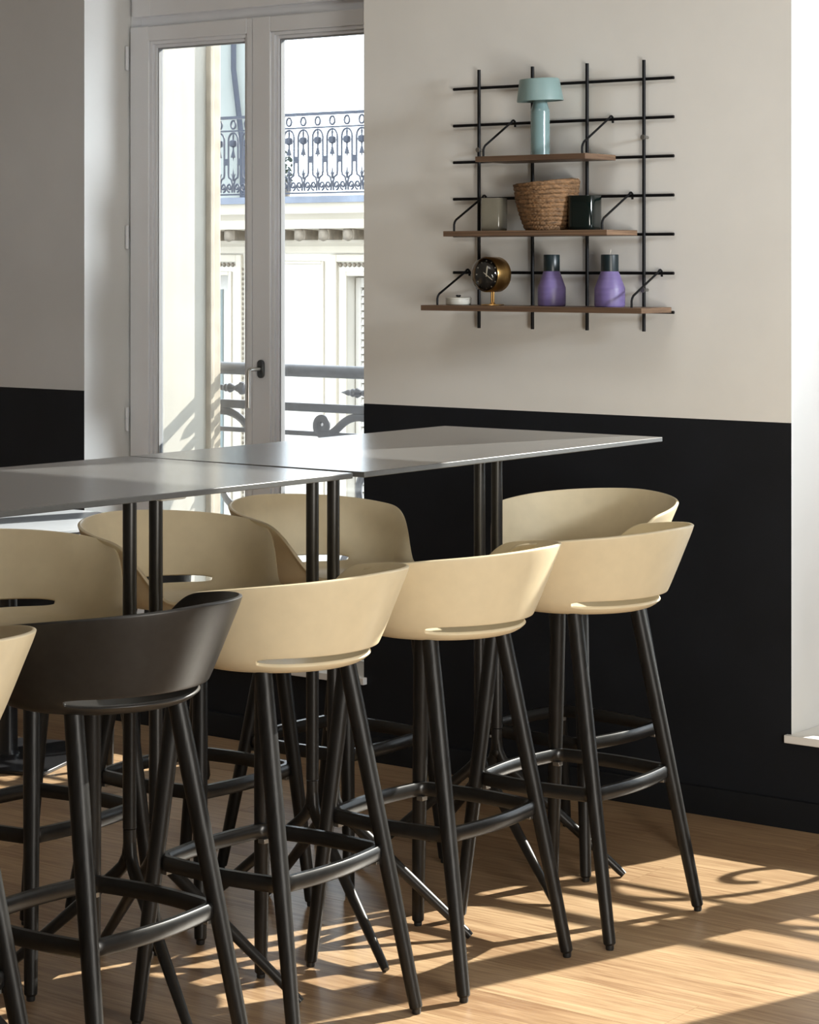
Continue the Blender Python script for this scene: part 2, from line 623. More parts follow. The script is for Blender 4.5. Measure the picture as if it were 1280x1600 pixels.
def lower_scroll(mx):
    p = spiral(0.20, 0.60, 0.006, 0.030, R(-60), R(-60 - 420))
    e = p[-1]
    p += bez(e, (e[0] + 0.02, e[1] - 0.07), (0.02, 0.60), (-0.02, 0.50), 12)[1:]
    p += bez((-0.02, 0.50), (-0.05, 0.40), (0.03, 0.35), (0.10, 0.37), 10)[1:]
    p += spiral(0.10, 0.41, 0.040, 0.008, R(-90), R(-90 + 400))[1:]
    return [(mx * a, b) for a, b in p]


def make_guard(x0, x1, label, offs):
    yg = 6.41
    cx = (x0 + x1) / 2
    g = thing('window_guard', label, 'railing', (cx, yg, 0))
    h = (x1 - x0) / 2
    bm = bmesh.new()
    add_tube(bm, [(-h - 0.14, 0, 1.165), (h + 0.14, 0, 1.165)], 0.0225, 16)
    obj('handrail', bm, M['iron'], g)
    for z, hh, w in ((1.036, 0.030, 0.016), (0.944, 0.017, 0.014), (0.325, 0.026, 0.016)):
        bm = bmesh.new()
        add_box(bm, -h - 0.14, h + 0.14, -w / 2, w / 2, z - hh / 2, z + hh / 2)
        obj('flat_bar', bm, M['iron'], g, bevel=0.002)
    for sx in (-1, 1):
        bm = bmesh.new()
        add_box(bm, sx * (h + 0.10) - 0.009, sx * (h + 0.10) + 0.009, -0.008, 0.008, 0.312, 1.165)
        obj('end_post', bm, M['iron'], g, bevel=0.002)
    dy = Vector((0, 1, 0))
    for off in offs:
        if True:
            bm = bmesh.new()
            pts = [(off + a, 0, b) for a, b in scroll_path()]
            add_tube(bm, pts, 0.0150, 8, squash=(Vector((0, 1, 0)), 0.55))
            obj('scroll', bm, M['iron'], g)
    for off in (-0.42, 0.0, 0.42):
        bm = bmesh.new()
        add_tube(bm, [(off + a, 0, b) for a, b in lower_scroll(1 if off < 0.1 else -1)], 0.0105, 8)
        obj('lower_scroll', bm, M['iron'], g)
    for off in (-0.36, 0.225):
        bm = bmesh.new()
        add_lathe(bm, [(0.006, 0), (0.015, 0.012), (0.008, 0.03), (0.018, 0.05), (0.013, 0.062), (0.015, 0.07), (0.009, 0.082), (0.011, 0.088), (0.0, 0.125)], 14)
        add_lathe(bm, [(0.0, -0.036), (0.020, -0.022), (0.024, -0.004), (0.010, 0.004)], 14)
        bmesh.ops.rotate(bm, verts=bm.verts, cent=(0, 0, 0), matrix=Matrix.Rotation(-PI / 2, 3, 'Y'))
        obj('spear_finial', bm, M['iron'], g, (off - 0.125, 0, 1.094))
    return g


make_guard(OUT[0][0], OUT[0][1], 'grey wrought iron guard rail with scrolls outside the left window', (-0.74, -0.105, 0.35))
make_guard(OUT[1][0], OUT[1][1], 'grey wrought iron guard rail outside the right window, casting scroll shadows on floor', (-0.78, -0.37, 0.04, 0.42))

# ------------------------------------------------------------------ bar stools
SHELL_ROWS = [(0.0, 0.7385), (0.07, 0.7385), (0.12, 0.739), (0.152, 0.7395), (0.174, 0.7435), (0.1895, 0.757), (0.204, 0.774), (0.219, 0.808), (0.233, 0.842), (0.2475, 0.878), (0.2575, 0.902), (0.2615, 0.912), (0.2665, 0.926)]


def shell_mesh():
    bm = bmesh.new()
    n = 120
    nr = len(SHELL_ROWS)
    rings = []

    def w_of(a):
        a = abs(a)
        t = min(1, max(0, (a - 86) / 38))
        u = min(1, max(0, (a - 48) / 46))
        return (1 - t * t * t * (t * (6 * t - 15) + 10)) * (1 - 0.05 * u * u)
    SL = 65.0
    for i, (r, z) in enumerate(SHELL_ROWS):
        if i == 0:
            rings.append([bm.verts.new((0, 0, z))])
            continue
        ring = []
        for k in range(n):
            deg = 360.0 * k / n
            a = deg if deg <= 180 else deg - 360
            rr, zz = r, z
            if i in (5, 6):
                g = max(0.0, 1 - (min(abs(a), SL) / SL) ** 10) ** 0.5 if abs(a) < SL else 0.0
                rm, zm = 0.1975, 0.7655
                if abs(a) < 80:
                    k2 = g if abs(a) < SL else min(1, (abs(a) - SL) / 12)
                    k2 = max(k2, 0.12)
                    rr, zz = rm + (r - rm) * k2, zm + (z - zm) * k2
            if i >= 6:
                w = w_of(a)
                br, bz = 0.193, 0.7575
                fr = (i - 5) / (nr - 6)
                rr = br + w * (rr - br) + (1 - w) * fr * 0.034
                zz = bz + w * (zz - bz) + (1 - w) * fr * 0.008 + w * fr * (0.010 - 0.0265 * min(1, abs(a) / 90) ** 1.5)
            an = R(deg)
            ring.append(bm.verts.new((rr * math.cos(an), rr * math.sin(an), zz)))
        rings.append(ring)
    for k in range(n):
        k2 = (k + 1) % n
        bm.faces.new((rings[0][0], rings[1][k], rings[1][k2]))
    for i in range(1, nr - 1):
        for k in range(n):
            deg = 360.0 * k / n
            a = deg if deg <= 180 else deg - 360
            k2 = (k + 1) % n
            deg2 = 360.0 * (k + 1) / n
            a2 = deg2 if deg2 <= 180 else deg2 - 360
            if i == 5 and abs(a) <= SL + 0.5 and abs(a2) <= SL + 0.5:
                continue
            bm.faces.new((rings[i][k], rings[i][k2], rings[i + 1][k2], rings[i + 1][k]))
    for f in bm.faces:
        f.smooth = True
    return bm


RX0, RX1, RY = -0.176, 0.146, 0.168     # footrest half extents
FOOT_X, FOOT_Y = 0.207, 0.1986


def rounded_loop(x0, x1, y0, y1, r, bow, nc=8, ns=8):
    pts = []
    cs = [(x1 - r, y0 + r, -90), (x1 - r, y1 - r, 0), (x0 + r, y1 - r, 90), (x0 + r, y0 + r, 180)]
    for i, (cx, cy, a0) in enumerate(cs):
        arc = [(cx + r * math.cos(R(a0 + 90 * k / nc)), cy + r * math.sin(R(a0 + 90 * k / nc))) for k in range(nc + 1)]
        pts += arc
        nx = cs[(i + 1) % 4]
        e = (nx[0] + r * math.cos(R(nx[2])), nx[1] + r * math.sin(R(nx[2])))
        s = arc[-1]
        d = (Vector(e) - Vector(s))
        nrm = Vector((d.y, -d.x)).normalized()
        for k in range(1, ns):
            t = k / ns
            q = Vector(s) + d * t + nrm * bow * math.sin(PI * t)
            pts.append((q.x, q.y))
    return pts


def make_stool(label, shell_m, loc, rz):
    t = thing('bar_stool', label, 'bar stool', (loc[0], loc[1], 0), R(rz), 'bar stools around the two bar tables')
    s = obj('seat_shell', shell_mesh(), shell_m, t)
    md = s.modifiers.new('solidify', 'SOLIDIFY')
    md.thickness = 0.0085
    md.offset = 0.0
    b = s.modifiers.new('bevel', 'BEVEL')
    b.width = 0.0022
    b.segments = 2
    b.limit_method = 'ANGLE'
    b.angle_limit = R(50)
    su = s.modifiers.new('subsurf', 'SUBSURF')
    su.levels = 1
    su.render_levels = 1
    for sx in (1, -1):
        for sy in (1, -1):
            top = Vector((0.072 if sx > 0 else -0.147, sy * 0.134, 0.739))
            foot = Vector((sx * FOOT_X, sy * FOOT_Y, 0.010))
            d = (foot - top).normalized()
            pts, rad = [], []
            for q, rr in ((0, 0.0180), (0.15, 0.0188), (0.4, 0.0182), (0.7, 0.0164), (0.93, 0.0146), (0.985, 0.0142)):
                pts.append(top.lerp(foot, q))
                rad.append(rr)
            pts += [foot - d * 0.004, foot]
            rad += [0.0138, 0.0105]
            bm = bmesh.new()
            add_tube(bm, pts, rad, 18)
            lg = obj('leg', bm, M['leg'], t)
            bm = bmesh.new()
            add_lathe(bm, [(0.0085, 0), (0.0095, 0.003), (0.0095, 0.016)], 14, (foot.x, foot.y, 0))
            obj('glide', bm, M['glide'], lg)
    loop = rounded_loop(RX0, RX1, -RY, RY, 0.034, 0.012)
    bm = bmesh.new()
    m = len(loop)
    sec = [(-0.0095, -0.010), (-0.0095, 0.010), (-0.0055, 0.0155), (0.0055, 0.0155), (0.0095, 0.010), (0.0095, -0.010), (0.0055, -0.0155), (-0.0055, -0.0155)]
    rings = []
    for i in range(m):
        p = Vector(loop[i])
        d = (Vector(loop[(i + 1) % m]) - Vector(loop[i - 1])).normalized()
        nn = Vector((d.y, -d.x))
        rings.append([bm.verts.new((p.x + nn.x * u, p.y + nn.y * u, 0.332 + v)) for u, v in sec])
    for i in range(m):
        A_, B_ = rings[i], rings[(i + 1) % m]
        for k in range(8):
            f = bm.faces.new((A_[k], A_[(k + 1) % 8], B_[(k + 1) % 8], B_[k]))
            f.smooth = True
    ft = obj('footrest', bm, M['rail'], t, sharp=50)
    # small fixing bracket under the ring at each leg
    for sx, bx in ((1, RX1), (-1, RX0)):
        for sy in (1, -1):
            bm = bmesh.new()
            add_box(bm, -0.009, 0.009, -0.009, 0.009, -0.010, 0)
            obj('bracket', bm, M['screw'], ft, (bx - sx * 0.012, sy * (RY - 0.012), 0.3165), bevel=0.001)
    return t


def dup_stool(src, label, loc, rz, shell_m=None):
    o = copy_tree(src)
    o.location = (loc[0], loc[1], 0)
    o.rotation_euler = (0, 0, R(rz))
    o['label'] = label
    if shell_m is not None:
        for ch in o.children:
            if ch.name.startswith('seat_shell'):
                ch.data = ch.data.copy()
                ch.data.materials.clear()
                ch.data.materials.append(shell_m)
    return o


st = make_stool('cream shell bar stool at right end of front row, nearest the black wall', M['shell'], (-2.997, 4.692), 0)
dup_stool(st, 'cream shell bar stool second from the right in the front row', (-3.045, 4.192), 0)
dup_stool(st, 'cream shell bar stool in front row right beside the black stool', (-3.077, 3.672), 1)
dup_stool(st, 'black shell bar stool, the only one with a black seat', (-3.07, 3.142), 0, M['shell_black'])
dup_stool(st, 'cream shell bar stool cut off by the left picture edge, left of the black stool', (-3.075, 2.615), 0)
dup_stool(st, 'cream shell bar stool across the table, seen between the two table columns before the window', (-3.745, 4.692), 180)
dup_stool(st, 'cream shell bar stool across the table, middle of the far row', (-3.765, 4.172), 180)
dup_stool(st, 'cream shell bar stool at left of far row, above the black stool', (-3.782, 3.652), 181)
dup_stool(st, 'cream shell bar stool at head of the table with its back against the wall', (-3.322, 5.180), 84)

# ------------------------------------------------------------------ bar tables
TZ = 1.103


def make_table(label, x0, x1, y0, y1):
    cx, cy = (x0 + x1) / 2, (y0 + y1) / 2
    t = thing('bar_table', label, 'table', (cx, cy, 0), 0, 'grey bar tables pushed end to end')
    hx, hy = (x1 - x0) / 2, (y1 - y0) / 2
    bm = bmesh.new()
    fs = add_box(bm, -hx, hx, -hy, hy, TZ - 0.012, TZ)
    for f in fs[2:]:
        f.material_index = 1
    obj('tabletop', bm, [M['top'], M['top_edge']], t, bevel=0.0018)
    for sy in (-1, 1):
        yc = sy * 0.335
        bm = bmesh.new()
        w2, l2 = 0.055, 0.17
        pts = []
        for k in range(9):
            a = R(-90 + 180 * k / 8)
            pts.append((l2 - w2 + w2 * math.cos(a), w2 * math.sin(a)))
        for k in range(9):
            a = R(90 + 180 * k / 8)
            pts.append((-l2 + w2 + w2 * math.cos(a), w2 * math.sin(a)))
        lo = [bm.verts.new((p * 0.95, q * 0.9, -0.016)) for p, q in pts]
        hi = [bm.verts.new((p, q, 0)) for p, q in pts]
        for k in range(len(pts)):
            k2 = (k + 1) % len(pts)
            bm.faces.new((lo[k], lo[k2], hi[k2], hi[k]))
        bm.faces.new(lo)
        bm.faces.new(hi)
        obj('mount_plate', bm, M['plate'], t, (0, yc, TZ - 0.012), bevel=0.002)
        for py in (-1, 1):
            yp = yc + py * 0.0385
            bm = bmesh.new()
            zt, zb = TZ - 0.026, 0.30
            add_tube(bm, [(0, yp, zt), (0, yp, zb + 0.06)], 0.0148, 20)
            add_tube(bm, [(0, yp, zb + 0.058), (0, yp, zb)], 0.0140, 20)
            pole = obj('pole', bm, M['pole'], t)
            for sx in (-1, 1):
                end = Vector((sx * 0.305, yc + py * 0.16, 0.006))
                p0 = Vector((0, yp, zb + 0.03))
                j = Vector((sx * 0.030, yp + py * 0.010, 0.262))
                bm = bmesh.new()
                pts = [p0 + Vector((sx * 0.002, 0, 0)), Vector((sx * 0.005, yp + py * 0.001, 0.302)), Vector((sx * 0.014, yp + py * 0.004, 0.280)), j]
                d = end - j
                rad = [0.0125, 0.013, 0.0135, 0.0138]
                for q, rr in ((0.3, 0.0132), (0.6, 0.0120), (0.97, 0.0100), (1.0, 0.0085)):
                    pts.append(j + d * q)
                    rad.append(rr)
                add_tube(bm, pts, rad, 14)
                obj('foot', bm, M['pole'], t)
            bm = bmesh.new()
            bmesh.ops.create_uvsphere(bm, u_segments=14, v_segments=8, radius=0.016)
            for f in bm.faces:
                f.smooth = True
            obj('fork_joint', bm, M['pole'], t, (0, yp, 0.298))
    return t


make_table('long grey bar table nearest the wall, under the shelves', -3.740, -3.053, 3.931, 5.172)
t1 = make_table('long grey bar table cut off by the left picture edge', -3.742, -3.058, 2.682, 3.921)

t1.location = (-3.4251, 3.2933, 0)
t1.rotation_euler = (0, 0, R(-2.3))
# pale tilt catch under the nearer table, beside its right-hand column
bm = bmesh.new()
prof = [(-0.055, 0.0), (-0.055, -0.022), (-0.048, -0.038), (-0.034, -0.048), (0.034, -0.048), (0.048, -0.038), (0.055, -0.022), (0.055, 0.0)]
A = [bm.verts.new((-0.012, p, q)) for p, q in prof]
B = [bm.verts.new((0.012, p, q)) for p, q in prof]
for i in range(len(prof)):
    j = (i + 1) % len(prof)
    bm.faces.new((A[i], A[j], B[j], B[i]))
bm.faces.new(A)
bm.faces.new(B)
obj('tilt_catch', bm, M['plate'], t1, (0.018, 3.70 - 3.3015, TZ - 0.012), bevel=0.002)

# ------------------------------------------------------------------ low round table and its chair, beyond on the left
t = thing('round_table', 'low round white table by the window, behind the bar stools at far left', 'table', (-5.39, 5.12, 0))
bm = bmesh.new()
add_lathe(bm, [(0.0, 0.722), (0.345, 0.722), (0.357, 0.727), (0.36, 0.733), (0.357, 0.739), (0.352, 0.741), (0.0, 0.741)], 64)
obj('tabletop', bm, M['white_top'], t)
bm = bmesh.new()
add_lathe(bm, [(0.036, 0.012), (0.030, 0.03), (0.028, 0.30), (0.028, 0.69), (0.060, 0.70), (0.11, 0.722)], 24)
obj('column', bm, M['black_metal'], t)
bm = bmesh.new()
add_box(bm, -0.23, 0.23, -0.23, 0.23, 0.0, 0.012)
o = obj('base_plate', bm, M['black_metal'], t, bevel=0.003)
o.rotation_euler = (0, 0, R(20))

ch = thing('dining_chair', 'black chair by the low round table, only a leg shows behind the stools', 'chair', (-4.83, 5.05, 0), R(8))
bm = bmesh.new()
add_box(bm, -0.2, 0.2, -0.2, 0.2, 0.435, 0.455)
obj('seat', bm, M['shell_black'], ch, bevel=0.012)
for sx in (-1, 1):
    for sy in (-1, 1):
        bm = bmesh.new()
        add_tube(bm, [(sx * 0.15, sy * 0.15, 0.44), (sx * 0.165, sy * 0.165, 0.2), (sx * 0.178, sy * 0.178, 0.012), (sx * 0.178, sy * 0.178, 0.0)], [0.014, 0.0135, 0.0125, 0.008], 12)
        obj('leg', bm, M['leg'], ch)
bm = bmesh.new()
arc = [(0.20 * math.cos(R(a)), 0.20 * math.sin(R(a))) for a in range(-60, 61, 10)]
for zz in (0,):
    ins = [bm.verts.new((p * 0.94, q * 0.94, 0.56)) for p, q in arc]
    outs = [bm.verts.new((p, q, 0.56)) for p, q in arc]
    ins2 = [bm.verts.new((p * 0.97, q * 0.97, 0.68)) for p, q in arc]
    outs2 = [bm.verts.new((p * 1.03, q * 1.03, 0.68)) for p, q in arc]
    for k in range(len(arc) - 1):
        for A_, B_ in ((ins, outs), (outs, outs2), (outs2, ins2), (ins2, ins)):
            bm.faces.new((A_[k], A_[k + 1], B_[k + 1], B_[k]))
    for k in (0, len(arc) - 1):
        bm.faces.new((ins[k], outs[k], outs2[k], ins2[k]))
obj('backrest', bm, M['shell_black'], ch, bevel=0.004)
for sy in (-1, 1):
    bm = bmesh.new()
    add_tube(bm, [(0.16, sy * 0.11, 0.44), (0.166, sy * 0.11, 0.58)], 0.008, 10)
    obj('back_post', bm, M['black_metal'], ch)

# ------------------------------------------------------------------ wire grid and shelves on the wall
YG = 5.738
g = thing('wire_grid', 'black wire grid fixed to the pale wall, carrying the three shelves', 'wall grid', (-3.738, YG, 1.74))
for x in (-4.019, -3.827, -3.637, -3.446):
    bm = bmesh.new()
    add_tube(bm, [(x + 3.738, -0.0045, 1.352 - 1.74), (x + 3.738, -0.0045, 2.125 - 1.74)], 0.0052, 12)
    obj('vertical_wire', bm, M['wire'], g)
for k in range(7):
    z = 2.071 - 0.1106 * k
    bm = bmesh.new()
    add_tube(bm, [(-4.119 + 3.738, 0.0045, z - 1.74), (-3.353 + 3.738, 0.0045, z - 1.74)], 0.0045, 12)
    obj('horizontal_wire', bm, M['wire'], g)
for x, z in ((-4.019, 1.885), (-3.446, 1.905), (-4.019, 1.475), (-3.446, 1.470)):
    bm = bmesh.new()
    add_tube(bm, [(x + 3.738, 0.0165, z - 1.74), (x + 3.738, -0.010, z - 1.74)], 0.0042, 12)
    add_tube(bm, [(x + 3.738, -0.0095, z - 1.74), (x + 3.738, -0.0125, z - 1.74)], 0.0075, 14)
    obj('fixing_screw', bm, M['screw'], g)


def make_shelf(label, x0, x1, zt, bxs, zbar):
    cx = (x0 + x1) / 2
    yf, yb = 5.564, 5.7275
    s = thing('shelf', label, 'shelf', (cx, yf, zt), 0, 'three plywood shelves hanging on the wire grid')
    bm = bmesh.new()
    add_box(bm, x0 - cx, x1 - cx, 0, yb - yf, -0.0158, 0)
    obj('board', bm, M['ply'], s, bevel=0.001)
    for bx in bxs:
        bm = bmesh.new()
        dz = zbar - zt
        yy = YG + 0.0045 - yf
        pts = [(bx - cx, 0.022, -0.004), (bx - cx, 0.022, 0.019), (bx - cx, 0.025, 0.026), (bx - cx, 0.031, 0.033), (bx - cx, yy - 0.012, dz + 0.003), (bx - cx, yy - 0.006, dz + 0.0085), (bx - cx, yy, dz + 0.0095), (bx - cx, yy + 0.0065, dz + 0.006), (bx - cx, yy + 0.0078, dz), (bx - cx, yy + 0.0078, dz - 0.010)]
        add_tube(bm, pts, 0.0033, 8)
        obj('bracket_rod', bm, M['wire'], s)
    return s


Z1, Z2, Z3 = 1.8565, 1.6405, 1.4225
make_shelf('short topmost wooden shelf holding the blue lamp', -3.914, -3.536, Z1, (-3.900, -3.560), 1.9604)
make_shelf('middle wooden shelf holding the woven basket and two tumblers', -4.029, -3.464, Z2, (-4.005, -3.494), 1.7392)
make_shelf('long bottom wooden shelf holding the clock and two violet bottles', -4.111, -3.352, Z3, (-4.066, -3.397), 1.518)

# lamp
YI = 5.645
l = thing('table_lamp', 'pale blue metal table lamp on the top shelf', 'lamp', (-3.741, YI, Z1))
bm = bmesh.new()
add_lathe(bm, [(0.0265, 0.0), (0.028, 0.002), (0.028, 0.128), (0.0275, 0.131), (0.0185, 0.160), (0.0175, 0.19)], 40)
obj('stem', bm, M['blue'], l)
bm = bmesh.new()
add_lathe(bm, [(0.0665, 0.0), (0.068, 0.001), (0.0675, 0.004), (0.0580, 0.062), (0.0560, 0.0645), (0.0, 0.0645), (0.0, 0.0620), (0.055, 0.0620), (0.0655, 0.004)], 48, cap0=False, cap1=False)
bm.faces.ensure_lookup_table()
sh = obj('shade', bm, M['blue_matt'], l, (0, 0, 0.158))
sh.rotation_euler = (R(2), R(-1.5), 0)
bm = bmesh.new()
add_lathe(bm, [(0.004, 0.19), (0.004, 0.216), (0.007, 0.218)], 12)
obj('shade_pin', bm, M['blue'], l)


def tumbler(label, m, x, y, z, w, h, rot, group=None):
    bm = bmesh.new()
    n = 48
    prof = [(0.90, 0.0), (0.97, 0.003), (1.0, 0.010), (1.0, h - 0.002), (0.985, h), (0.93, h), (0.90, h - 0.004), (0.90, 0.012), (0.0, 0.008)]
    rings = []
    for s_, zz in prof:
        ring = []
        for k in range(n):
            a = 2 * PI * k / n
            # soft square section
            e = 5.0
            rad = (abs(math.cos(a)) ** e + abs(math.sin(a)) ** e) ** (-1 / e)
            ring.append(bm.verts.new((w * s_ * rad * math.cos(a), w * s_ * rad * math.sin(a), zz)))
        rings.append(ring)
    for A_, B_ in zip(rings, rings[1:]):
        for k in range(n):
            f = bm.faces.new((A_[k], A_[(k + 1) % n], B_[(k + 1) % n], B_[k]))
            f.smooth = True
    bm.faces.new(rings[0])
    bmesh.ops.remove_doubles(bm, verts=bm.verts, dist=1e-6)
    o_ = obj('tumbler', bm, m, None, (x, y, z), sharp=40)
    o_.rotation_euler = (0, 0, R(rot))
    return tag(o_, label, 'tumbler')


tumbler('beige glazed square tumbler at left of the woven basket', M['beige_glaze'], -3.913, 5.660, Z2, 0.0335, 0.097, 14)
tumbler('dark green glazed square tumbler at right of the woven basket', M['green_glaze'], -3.595, 5.655, Z2, 0.0405, 0.099, 8)

# woven basket
bm = bmesh.new()
n, coils, sub = 150, 11, 7
hb = 0.140
rows = coils * sub
grid = []
for i in range(rows + 1):
    t_ = i / rows
    ring = []
    for k in range(n):
        a = 2 * PI * k / n
        # rope coils climb slightly like a spiral
        ph = t_ * coils + k / n
        base = 0.056 + 0.031 * t_ ** 0.8 + 0.004 * math.sin(PI * t_)
        rope = 0.0050 * abs(math.sin(PI * ph)) ** 0.7
        tw = 0.0015 * math.sin(52 * a + 7.0 * ph) + 0.0016 * noise.noise(Vector((9 * math.cos(a), 9 * math.sin(a), ph * 1.7)))
        rr = base + rope + tw
        lean = 0.006 * t_
        zz = hb * t_ * (1 + 0.055 * math.cos(a - R(35))) + 0.0015 * noise.noise(Vector((5 * math.cos(a), 5 * math.sin(a), t_ * 3 + 4)))
        ring.append(bm.verts.new((rr * math.cos(a) - lean, rr * math.sin(a) * 0.98, zz)))
    grid.append(ring)
for i in range(rows):
    for k in range(n):
        f = bm.faces.new((grid[i][k], grid[i][(k + 1) % n], grid[i + 1][(k + 1) % n], grid[i + 1][k]))
        f.smooth = True
bm.faces.new(grid[0])
bk = tag(obj('woven_basket', bm, M['straw'], None, (-3.715, 5.648, Z2), sharp=180), 'brown woven straw basket standing in the middle of the middle shelf', 'basket')
md = bk.modifiers.new('solidify', 'SOLIDIFY')
md.thickness = 0.005
md.offset = -1

# clock: drum faces the room
ck = thing('desk_clock', 'brass drum desk clock with a black dial on the bottom shelf', 'clock', (-3.905, 5.640, Z3), R(-9))
RC, ZC, DC = 0.0515, 0.0905, 0.060


def turned(name, prof, m, parent, y, n=48, **kw):
    """lathe about the clock's -y axis, starting at depth y"""
    b_ = bmesh.new()
    add_lathe(b_, prof, n, **kw)
    bmesh.ops.rotate(b_, verts=b_.verts, cent=(0, 0, 0), matrix=Matrix.Rotation(PI / 2, 3, 'X'))
    return obj(name, b_, m, parent, (0, y, ZC))


case = turned('case', [(0.0, 0.0), (RC - 0.008, 0.0), (RC - 0.002, 0.003), (RC, 0.008), (RC, DC - 0.002), (RC - 0.001, DC), (RC - 0.0045, DC), (RC - 0.0045, DC - 0.006), (0.0, DC - 0.006)], M['brass'], ck, 0.030)
dial = turned('dial', [(0.0, 0.0), (RC - 0.005, 0.0), (RC - 0.005, 0.002), (0.0, 0.002)], M['dial'], ck, 0.030 - DC + 0.007)
yd = 0.030 - DC + 0.0045
for k in range(12):
    a = R(30 * k)
    bm = bmesh.new()
    bmesh.ops.create_uvsphere(bm, u_segments=10, v_segments=6, radius=0.0022)
    obj('hour_mark', bm, M['ivory'], dial, (0.0405 * math.sin(a), yd - (0.030 - DC + 0.007), 0.0405 * math.cos(a)))
for nm, ang, ln, w, yy in (('hour_hand', 8, 0.026, 0.0026, 0.0022), ('minute_hand', 122, 0.030, 0.0014, 0.0036), ('second_hand', 305, 0.012, 0.0008, 0.005)):
    bm = bmesh.new()
    a = R(ang)
    d = Vector((math.sin(a), 0, math.cos(a)))
    e = Vector((d.z, 0, -d.x))
    vv = []
    for q, ww in ((-0.006, w * 0.6), (ln * 0.7, w), (ln, 0.0003)):
        for s_ in (-1, 1):
            vv.append(d * q + e * s_ * ww)
    lo = [bm.verts.new(v + Vector((0, -yy, 0))) for v in vv]
    hi = [bm.verts.new(v + Vector((0, -yy - 0.0007, 0))) for v in vv]
    for L_ in (lo, hi):
        bm.faces.new((L_[0], L_[1], L_[3], L_[2]))
        bm.faces.new((L_[2], L_[3], L_[5], L_[4]))
    for i, j in ((0, 1), (1, 3), (3, 5), (5, 4), (4, 2), (2, 0)):
        bm.faces.new((lo[i], lo[j], hi[j], hi[i]))
    obj(nm, bm, M['ivory'], dial, (0, yd - (0.030 - DC + 0.007) + 0.002, 0))
turned('glass_dome', [(RC - 0.0015, 0.0), (RC - 0.002, 0.004), (RC - 0.005, 0.013), (RC - 0.012, 0.021), (RC - 0.026, 0.031), (0.0, 0.036)], M['dome'], ck, 0.030 - DC + 0.0005, cap0=False)
bm = bmesh.new()
add_tube(bm, [(-0.0035, 0, 0.004), (-0.0035, 0, ZC - RC + 0.002)], 0.0028, 12)
add_tube(bm, [(0.0042, 0, 0.004), (0.0042, 0, ZC - RC + 0.002)], 0.0028, 12)
obj('stem', bm, M['brass'], ck)
bm = bmesh.new()
add_lathe(bm, [(0.0, 0), (0.033, 0), (0.035, 0.0012), (0.034, 0.0036), (0.009, 0.0042), (0.007, 0.008), (0.0, 0.008)], 40)
obj('foot', bm, M['brass'], ck)

# lidded dish
d_ = thing('lidded_dish', 'small white round dish with a black lid knob, left end of bottom shelf', 'dish', (-4.028, 5.640, Z3))
bm = bmesh.new()
add_lathe(bm, [(0.033, 0), (0.037, 0.002), (0.038, 0.006), (0.038, 0.017), (0.034, 0.017)], 40)
obj('bowl', bm, M['white_china'], d_)
bm = bmesh.new()
add_lathe(bm, [(0.030, 0.0175), (0.0385, 0.0175), (0.0385, 0.021), (0.036, 0.0228), (0.0, 0.0236)], 40)
lid = obj('lid', bm, M['white_china'], d_)
bm = bmesh.new()
add_lathe(bm, [(0.004, 0.0230), (0.0075, 0.026), (0.0075, 0.030), (0.0, 0.0302)], 20)
obj('knob', bm, M['black_metal'], lid)


def bottle(label, x, y, s, wick):
    b_ = thing('candle_bottle', label, 'candle', (x, y, Z3), 0, 'violet bottle candles on the bottom shelf')
    bm_ = bmesh.new()
    add_lathe(bm_, [(0.038 * s, 0), (0.0405 * s, 0.002), (0.0412 * s, 0.006), (0.0412 * s, 0.050), (0.0408 * s, 0.054), (0.0245 * s, 0.099), (0.0235 * s, 0.101)], 48)
    obj('body', bm_, M['purple'], b_)
    bm_ = bmesh.new()
    add_lathe(bm_, [(0.0235 * s, 0.1005), (0.0238 * s, 0.102), (0.0238 * s, 0.147), (0.0228 * s, 0.1485), (0.0, 0.1475)], 40)
    obj('neck', bm_, M['dark_wax'], b_)
    if wick:
        bm_ = bmesh.new()
        add_tube(bm_, [(0, 0, 0.146), (0.001, 0, 0.153), (0.003, 0.001, 0.158), (0.002, 0.001, 0.163)], 0.0009, 8)
        obj('wick', bm_, M['wick'], b_)
    return b_


bottle('violet bottle shaped candle with dark neck, nearer the clock', -3.708, 5.655, 0.99, False)
bottle('violet bottle shaped candle with dark neck and a wick, right end of the shelf', -3.502, 5.640, 1.06, True)

# ------------------------------------------------------------------ across the street
FY = 22.2
bd = thing('opposite_building', 'pale stone apartment building across the street with carved cornice and balcony', 'building', (-18.5, FY, 0))
BX0, BX1 = -30.0, 4.0


def fbox(name, x0, x1, y0, y1, z0, z1, m, parent=None, bevel=0.0):
    return box_obj(name, x0 + 18.5, x1 + 18.5, y0 - FY, y1 - FY, z0, z1, m, parent or bd, bevel)


PER = 3.27
bays = [-16.81 + PER * k for k in range(-4, 6)]    # window axes
bm = bmesh.new()
edges = []
hw = 0.72
xs = [BX0]
for bx in bays:
    xs += [bx - hw - 0.20, bx + hw + 0.20]
xs.append(BX1)
for i in range(0, len(xs), 2):
    add_box(bm, xs[i] + 18.5, xs[i + 1] + 18.5, 0, 8, -9, 2.2)
for bx in bays:
    add_box(bm, bx - hw - 0.20 + 18.5, bx + hw + 0.20 + 18.5, 0, 8, 1.405, 2.2)
    add_box(bm, bx - hw - 0.20 + 18.5, bx - hw + 18.5, 0, 8, -9, 1.405)
    add_box(bm, bx + hw + 18.5, bx + hw + 0.20 + 18.5, 0, 8, -9, 1.405)
    add_box(bm, bx - hw + 18.5, bx + hw + 18.5, 0.30, 8, -9, 1.405)
obj('facade', bm, M['stone_white'], bd)
